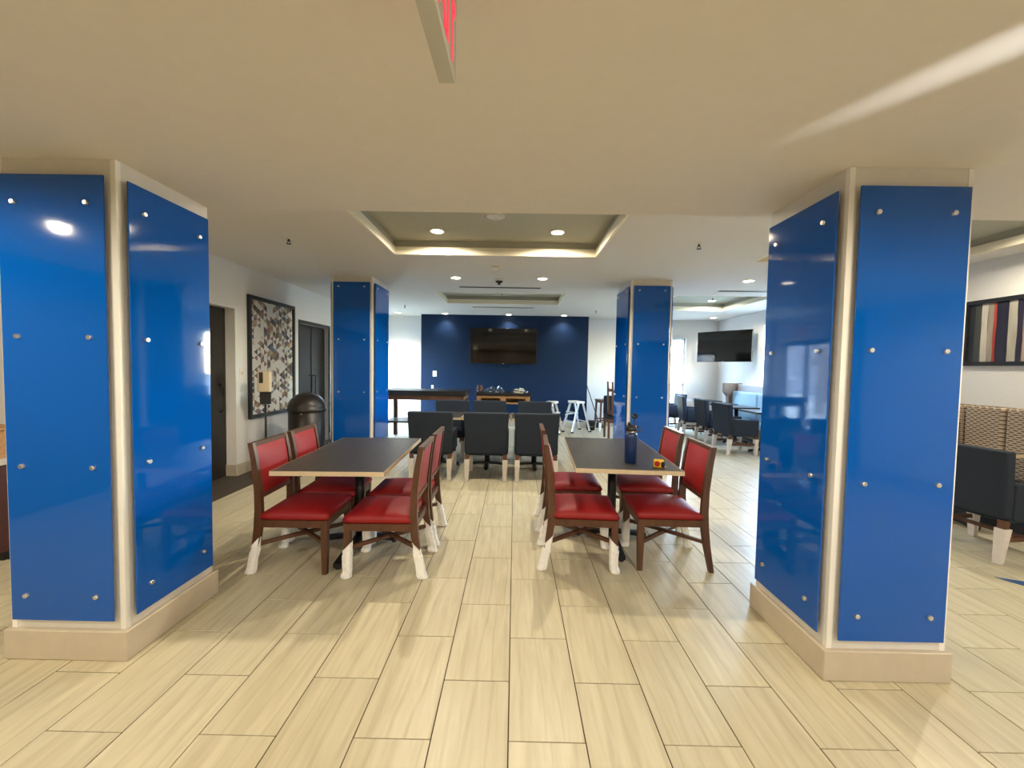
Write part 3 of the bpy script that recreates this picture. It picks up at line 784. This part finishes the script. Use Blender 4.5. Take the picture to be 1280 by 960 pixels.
# striped art, right wall
t = thing('framed_art', 'wide black framed picture of vertical coloured stripes on right wall', 'picture', (XR-.001, 3.70, 1.585), -PI/2)
aw2, ah2 = 2.05, .73
m = MB(); f = .045
m.box(-aw2/2, -aw2/2+f, -.035, 0, 0, ah2).box(aw2/2-f, aw2/2, -.035, 0, 0, ah2).box(-aw2/2+f, aw2/2-f, -.035, 0, 0, f).box(-aw2/2+f, aw2/2-f, -.035, 0, ah2-f, ah2)
m.build('frame', FRAMEB, t)
st = [srgb(*c) for c in ((40,44,50),(66,70,66),(190,184,172),(150,140,126),(170,60,44),(30,28,48),(168,164,150),(38,32,52),(160,140,130),(190,184,172),(170,120,40),(110,80,40))]
sm = [mat('stripe_ink', c, .5, var=.15, scale=4, stretch=(10,10,1)) for c in st]
m = MB(); seq = [(0,.05),(1,.06),(2,.06),(3,.05),(4,.025),(5,.10),(6,.075),(7,.045),(8,.08),(9,.03),(10,.09),(11,.03),(2,.07),(5,.06),(4,.03),(3,.1),(0,.08),(10,.05),(6,.09),(7,.1),(9,.08),(1,.1),(2,.1),(5,.2)]
x = -aw2/2+f; end = aw2/2-f
for mi, w in seq:
    if x >= end: break
    x1 = min(x+w*1.05, end)
    n = 6; wob = [.004*math.sin(k*1.3+x*40) for k in range(n+1)]
    for k in range(n):
        z0 = f+(ah2-2*f)*k/n; z1 = f+(ah2-2*f)*(k+1)/n
        xa0 = x+(wob[k] if x > -aw2/2+f else 0); xa1 = x+(wob[k+1] if x > -aw2/2+f else 0)
        m.poly([(xa0, -.012, z0), (x1+.002, -.012, z0), (x1+.002, -.012, z1), (xa1, -.012, z1)], mi)
    x = x1
m.build('print', sm, t, fix=False)
MB().box(-aw2/2+f, aw2/2-f, -.009, -.001, f, ah2-f).build('backing', FRAMEB, t)

def plate(name, label, cat, loc, rz, w=.075, h=.12, sw=True):
    t = thing(name, label, cat, loc, rz)
    MB().box(-w/2, w/2, -.008, 0, -h/2, h/2, bev=.002).build('plate', WHITEP, t)
    MB().box(-w/5, w/5, -.012, -.008, -h/5, h/5, bev=.001).build('rocker' if sw else 'socket', CREAMP, t)
plate('thermostat', 'small white thermostat on the left of the navy wall', 'thermostat', (-1.985, 10.02, 1.285), 0, .10, .14)
plate('wall_outlet', 'white outlet low on navy wall under the thermostat', 'outlet', (-2.04, 10.02, .95), 0, .06, .10, False)
plate('wall_outlet', 'outlet low on the white wall behind the high table', 'outlet', (-2.79, YW, .50), 0, .075, .12, False)
plate('light_switch', 'light switch on left wall beside the triangle print', 'switch', (XL, 5.30, 1.34), PI/2)

# ================================================================== LEFT SIDE ITEMS
t = thing('hand_sanitizer_stand', 'hand sanitizer dispenser on a thin black floor stand by left wall', 'sanitizer stand', (-3.27, 5.28, 0), rad(20))
MB().box(-.15, .15, -.15, .15, .0045, .018, bev=.004).build('base_plate', BLACK, t)
MB().tube([(0, 0, .018), (0, 0, 1.10)], .013, 10).build('pole', BLACK, t)
MB().box(-.065, .065, -.012, .012, .94, 1.10, bev=.003).build('drip_plate', BLACK, t)
d = MB().box(-.075, .075, -.095, .015, 1.10, 1.375, bev=.022, seg=3).build('dispenser', CREAMP, t)
MB().box(-.052, -.008, -.0985, -.094, 1.22, 1.36, bev=.0018).build('refill_window', BLACKP, d)
t = thing('waste_bin', 'dark bronze dome-topped waste bin between the art and the blue column', 'waste bin', (-2.90, 5.62, 0))
MB().lathe([(.225, .004), (.232, .02), (.235, .82), (.228, .825)], n=36).build('body', BRONZE, t)
dome = [(.246, .815), (.248, .86)]+[(.243*math.cos(a), .865+.215*math.sin(a)) for a in [k*PI/2/8 for k in range(9)]][:-1]+[(.01, 1.08)]
dm = MB().lathe(dome, n=36).build('dome_lid', BRONZE, t)
MB().lathe([(.012, 0), (.012, -.012), (.008, -.015)], (.05, -.238, .80), 10, axis='y').build('lock', STEEL, dm)
MB().lathe([(.2485, .838), (.2505, .842), (.2485, .846)], n=36).build('seam_band', BLACK, dm)
t = thing('side_cabinet', 'dark red-brown cabinet with pale top at the left edge', 'cabinet', (-4.12, 3.06, 0))
MB().box(-.42, .42, -.22, .40, .07, .71).build('body', CABW, t)
MB().box(-.40, .40, -.18, .38, .0, .07).build('plinth', BLACK, t)
MB().box(-.44, .44, -.25, .42, .71, .75, bev=.004).build('countertop', STONE, t)
for s in (-1, 1):
    dd = MB().box(s*.21-.2, s*.21+.2, -.238, -.22, .09, .69, bev=.003).build('door', CABW, t)
    MB().tube([(s*.05, -.24, .45), (s*.05, -.26, .45), (s*.05, -.26, .55), (s*.05, -.24, .55)], .006).build('handle', STEEL, dd)
t = thing('serving_tray_box', 'tan wooden box standing on the cabinet at the left edge', 'box', (-3.98, 2.98, .7501))
MB().box(-.22, .22, -.12, .12, 0, .20, bev=.004).build('body', PINE, t)
MB().box(-.23, .23, -.13, .13, .20, .22, bev=.003).build('lid', PINE, t)

# ================================================================== FAR ITEMS
t = thing('high_table', 'long dark communal high table with lower shelf near white wall', 'table', (-1.75, 8.1, 0))
MB().box(-.83, .83, -.42, .42, .91, 1.0, bev=.003).build('tabletop', BLACKP, t)
MB().box(-.78, .78, -.38, .38, .82, .91).build('apron', WOOD, t)
for sx in (-1, 1):
    for sy in (-1, 1):
        lg = MB().box(sx*.74-.035, sx*.74+.035, sy*.35-.035, sy*.35+.035, .02, .82).build('leg', WOOD, t)
        MB().lathe([(.02, 0), (.02, .012), (.008, .02)], (sx*.74, sy*.35, 0), 8).build('glide', STEEL, lg)
MB().box(-.78, .78, -.30, .30, .36, .395).build('shelf', TTOP, t)
# pine console under the tv
t = thing('console_table', 'pine framed table with thick black top below the television', 'table', (-.235, 8.95, 0))
MB().box(-.60, .60, -.36, .36, .86, .92, bev=.004).build('tabletop', BLACKP, t)
m = MB()
m.box(-.57, .57, -.33, -.30, .81, .86).box(-.57, .57, -.33, -.30, .69, .725).box(-.57, -.48, -.33, -.30, .725, .81).box(.48, .57, -.33, -.30, .725, .81).box(-.06, .06, -.33, -.30, .725, .81)
m.box(-.57, .57, .30, .33, .69, .86).box(-.57, -.54, -.30, .30, .69, .86).box(.54, .57, -.30, .30, .69, .86)
m.build('apron', PINE, t)
MB().box(-.48, .48, -.28, .28, .70, .715).build('drawer_floor', BLACKP, t)
for sx in (-1, 1):
    for sy in (-1, 1): MB().box(sx*.53-.04, sx*.53+.04, sy*.29-.04, sy*.29+.04, 0, .69).build('leg', PINE, t)
def film(label, loc, sx, sy, h, seed, m=FILM):
    R = random.Random(seed); mb = MB(); n = 14
    g = [[mb.bm.verts.new((sx*(i/n-.5), sy*(j/n-.5), .003+h*R.random()**2*(1-abs(2*i/n-1)**3)*(1-abs(2*j/n-1)**3))) for j in range(n+1)] for i in range(n+1)]
    for i in range(n):
        for j in range(n): mb.bm.faces.new((g[i][j], g[i+1][j], g[i+1][j+1], g[i][j+1]))
    low = MB
    o = mb.build('plastic_wrap', m); o.location = loc
    md = o.modifiers.new('thick', 'SOLIDIFY'); md.thickness = .002
    return tag(o, label, 'plastic wrap', 'plastic wrap on the console')
film('crumpled clear plastic wrap on left part of the black console top', (-.44, 8.95, .922), .46, .5, .16, 1)
film('crumpled clear plastic wrap on right part of the black console top', (.12, 9.02, .922), .40, .4, .10, 2)
t = thing('packing_bundle', 'small cream bundle of packing strips on the console top', 'packaging', (.10, 8.66, .9255), rad(5))
for k, (x, z, l, a) in enumerate(((-.05, .028, .13, 0), (.06, .052, .12, .15), (.0, .075, .20, -.05), (.05, .095, .08, .3), (0, .008, .18, .1))):
    MB().box(-l/2, l/2, -.05, .05, -.010, .010, bev=.004, rot=Matrix.Rotation(a*.6, 3, 'Y')).build('strip', WHITEP if k % 2 else CREAMP, t).location = (x, 0, z)
t = thing('brown_bag', 'small crumpled brown paper bag at left end of the console', 'bag', (-.76, 8.86, .921))
MB().lathe([(.05, 0), (.07, .02), (.075, .08), (.05, .13), (.06, .15)], n=9, smooth=False).build('bag_body', mat('brown_paper', srgb(96, 66, 52), .8, var=.2, scale=12), t)
MB().lathe([(.052, .125), (.056, .13), (.052, .135)], n=9, smooth=False).build('bag_fold', mat('brown_paper_fold', srgb(110, 78, 60), .8, var=.2, scale=12), t)

def ladder(label, loc, rz, w=.42, h=.70, sp=.30):
    t = thing('step_ladder', label, 'ladder', loc, rz, 'aluminium step ladders')      # opens along X
    for s in (-1, 1):
        a = MB().bar([(-sp, s*w/2, .01), (-.06, s*w/2*.8, h-.03)], .022, .05).build('front_rail', ALU, t)
        MB().box(-sp-.04, -sp+.03, s*w/2-.02, s*w/2+.02, 0, .03, bev=.004).build('rubber_foot', BLACKP, a)
        a = MB().bar([(sp, s*w/2, .01), (.06, s*w/2*.8, h-.03)], .022, .04).build('rear_rail', ALU, t)
        MB().box(sp-.03, sp+.04, s*w/2-.02, s*w/2+.02, 0, .03, bev=.004).build('rubber_foot', BLACKP, a)
    MB().box(-.13, .11, -w*.42, w*.42, h-.03, h+.015, bev=.006).build('top_platform', WHITEP, t)
    for z in (.24, .45):
        u = z/h; x = -sp+(sp-.06)*u
        MB().box(x-.05, x+.05, -w*.45, w*.45, z-.014, z+.014, bev=.003).build('step', ALU, t)
    MB().bar([(sp*.62, -w*.45, .25), (sp*.62, w*.45, .25)], .02, .02).build('brace', ALU, t)
    MB().bar([(-.20, w*.43, .38), (.17, w*.43, .42)], .008, .02).build('spreader', ALU, t)
ladder('open aluminium step ladder standing in front of the navy wall', (1.46, 9.45, 0), rad(25), sp=.24)
ladder('aluminium step ladder mostly hidden behind the right end armchair', (.84, 9.2, 0), rad(160), sp=.24)

def stool(label, name, loc, rz, h, m=WOOD, wraps=.20, flip=False, cat='stool'):
    t = thing(name, label, cat, loc, rz, 'wooden stools')
    z = h
    MB().box(-.19, .19, -.19, .19, z-.07, z-.03).build('seat_rail', m, t)
    MB().box(-.205, .205, -.205, .205, z-.03, z, bev=.012, seg=2).build('seat', m, t)
    for sx in (-1, 1):
        for sy in (-1, 1):
            lg = MB().loft([(sx*.19-.014, sx*.19+.014, sy*.19-.014, sy*.19+.014, 0), (sx*.165-.02, sx*.165+.02, sy*.165-.02, sy*.165+.02, z-.07)]).build('leg', m, t)
            if wraps: MB().loft([(sx*.19-.024, sx*.19+.024, sy*.19-.024, sy*.19+.024, .003), (sx*.18-.026, sx*.18+.026, sy*.18-.026, sy*.18+.026, wraps)]).build('foam_wrap', FOAM, lg)
    for s in (-1, 1):
        MB().box(-.18, .18, s*.178-.01, s*.178+.01, .24, .27).build('stretcher', m, t)
        MB().box(s*.178-.01, s*.178+.01, -.18, .18, .20, .23).build('stretcher', m, t)
    if flip: t.rotation_euler = (PI, 0, rz)
    return t
stool('tall dark wooden stool with wrapped feet near the navy wall corner', 'bar_stool', (2.20, 9.75, 0), rad(8), .74)
t = thing('side_chair', 'dark padded side chair half hidden by the blue column, stool on it', 'chair', (2.17, 8.55, 0), rad(-90))
for sx in (-1, 1):
    for sy in (-1, 1): MB().box(sx*.2-.02, sx*.2+.02, sy*.2-.02, sy*.2+.02, 0, .42).build('leg', WOOD, t)
MB().box(-.23, .23, -.23, .23, .36, .44).build('seat_frame', WOOD, t)
MB().box(-.23, .23, -.23, .23, .44, .52, bev=.025, seg=3).build('seat', NAVY, t)
MB().box(-.25, -.19, -.23, .23, .50, .90, bev=.025, seg=3).build('backrest', NAVY, t)
stool('wooden stool resting upside down on the dark side chair', 'low_stool', (2.19, 8.48, 1.261), rad(2), .74, wraps=.05, flip=True)
t = thing('bucket', 'small black bucket by the end of the navy wall', 'bucket', (1.85, 9.70, 0))
MB().lathe([(.095, 0), (.12, .20), (.127, .205), (.127, .22), (.11, .22), (.088, .02)], n=24).build('pail', BLACKP, t)
MB().tube([(-.12, 0, .20), (-.09, -.06, .12), (0, -.125, .09), (.09, -.06, .12), (.12, 0, .20)], .004).build('bail_handle', STEEL, t)
t = thing('broom', 'thin dark broom handle leaning on the white wall corner', 'broom', (2.12, 10.1, 0))
MB().tube([(0, 0, .14), (-.28, .20, 1.05)], .011, 8).build('handle', BLACK, t)
MB().loft([(-.12, .12, -.03, .03, .0), (-.09, .09, -.02, .02, .14)]).build('bristle_head', BLACKP, t)
# blue sheet on the floor, right edge
t = thing('folded_sheet', 'glossy blue printed sheet lying on the floor at the right edge', 'paper sheet', (3.66, 2.80, 0), rad(-30))
m = MB(); m.rings([[(-.16, .06, .001), (.20, -.14, .001), (.26, .12, .001)], [(-.16, .06, .0035), (.20, -.14, .010), (.26, .12, .004)]], True, False); m.build('blue_half', BLUEF, t)
m = MB(); m.rings([[(-.02, .0, .0095), (.20, -.125, .0105), (.22, -.09, .0095)], [(-.02, .0, .0098), (.20, -.125, .0115), (.22, -.09, .010)]], True, False); m.build('white_fold', PAPER, t)

# ================================================================== OUTSIDE
ground = MB().box(-40, 45, -40, 60, -.35, -.13).build('ground', GRASS); ground['kind'] = 'structure'
def tree(label, loc, h, seed):
    R = random.Random(seed); t = thing('bare_tree', label, 'tree', loc, 0, 'bare winter trees outside')
    m = MB(); b = MB()
    m.tube([(0, 0, -.1), (.05, 0, h*.4), (-.05, .08, h*.75), (0, .05, h)], [.16, .12, .07, .02], 8)
    for k in range(26):
        z = h*(.25+.7*R.random()); a = R.random()*2*PI; l = (h-z)*.45+.6
        p0 = Vector((0, 0, z)); p1 = p0+Vector((math.cos(a)*l*.5, math.sin(a)*l*.5, l*.35)); p2 = p0+Vector((math.cos(a+.3)*l, math.sin(a+.3)*l, l*.8))
        b.tube([p0, p1, p2], [.05, .03, .008], 5)
        for q in range(3):
            a2 = a+R.uniform(-1, 1); s = p1.lerp(p2, R.random()); b.tube([s, s+Vector((math.cos(a2)*l*.4, math.sin(a2)*l*.4, l*.35))], [.02, .005], 4)
    m.build('trunk', BARK, t); b.build('branches', BARK, t)
tree('bare tree outside the far window, nearer', (5.2, 16.5, -.13), 6, 1)
tree('bare tree outside the far window, further', (7.4, 20, -.13), 7, 2)
HILL = mat('wooded_hill', srgb(92, 92, 92), .95, var=.4, scale=1.2, stretch=(1, 1, .15), detail=8)
m = MB(); n = 24; g = []
for i in range(n+1):
    a = rad(95)+rad(95)*i/n; d = 30; h = 6.5+1.2*math.sin(i*1.7)+.8*math.sin(i*.6)
    g.append([m.bm.verts.new((math.cos(a)*q, 6+math.sin(a)*q, z)) for q, z in ((d, -.3), (d+6, h*.7), (d+14, h), (d+30, -.3))])
for a, b in zip(g, g[1:]):
    for k in range(3):
        f = m.bm.faces.new((a[k], b[k], b[k+1], a[k+1])); f.smooth = True
struct(m.build('hill', HILL))
for x, y, h, l in ((-8.6, 15.4, 6, 'nearest of four'), (-13.5, 21.5, 7.5, 'third of four'), (-6.6, 22.5, 7, 'second of four'), (-12.5, 30, 8, 'farthest of four')):
    tree('bare tree outside the glazed exit door, '+l, (x, y, -.13), h, int(10+y))
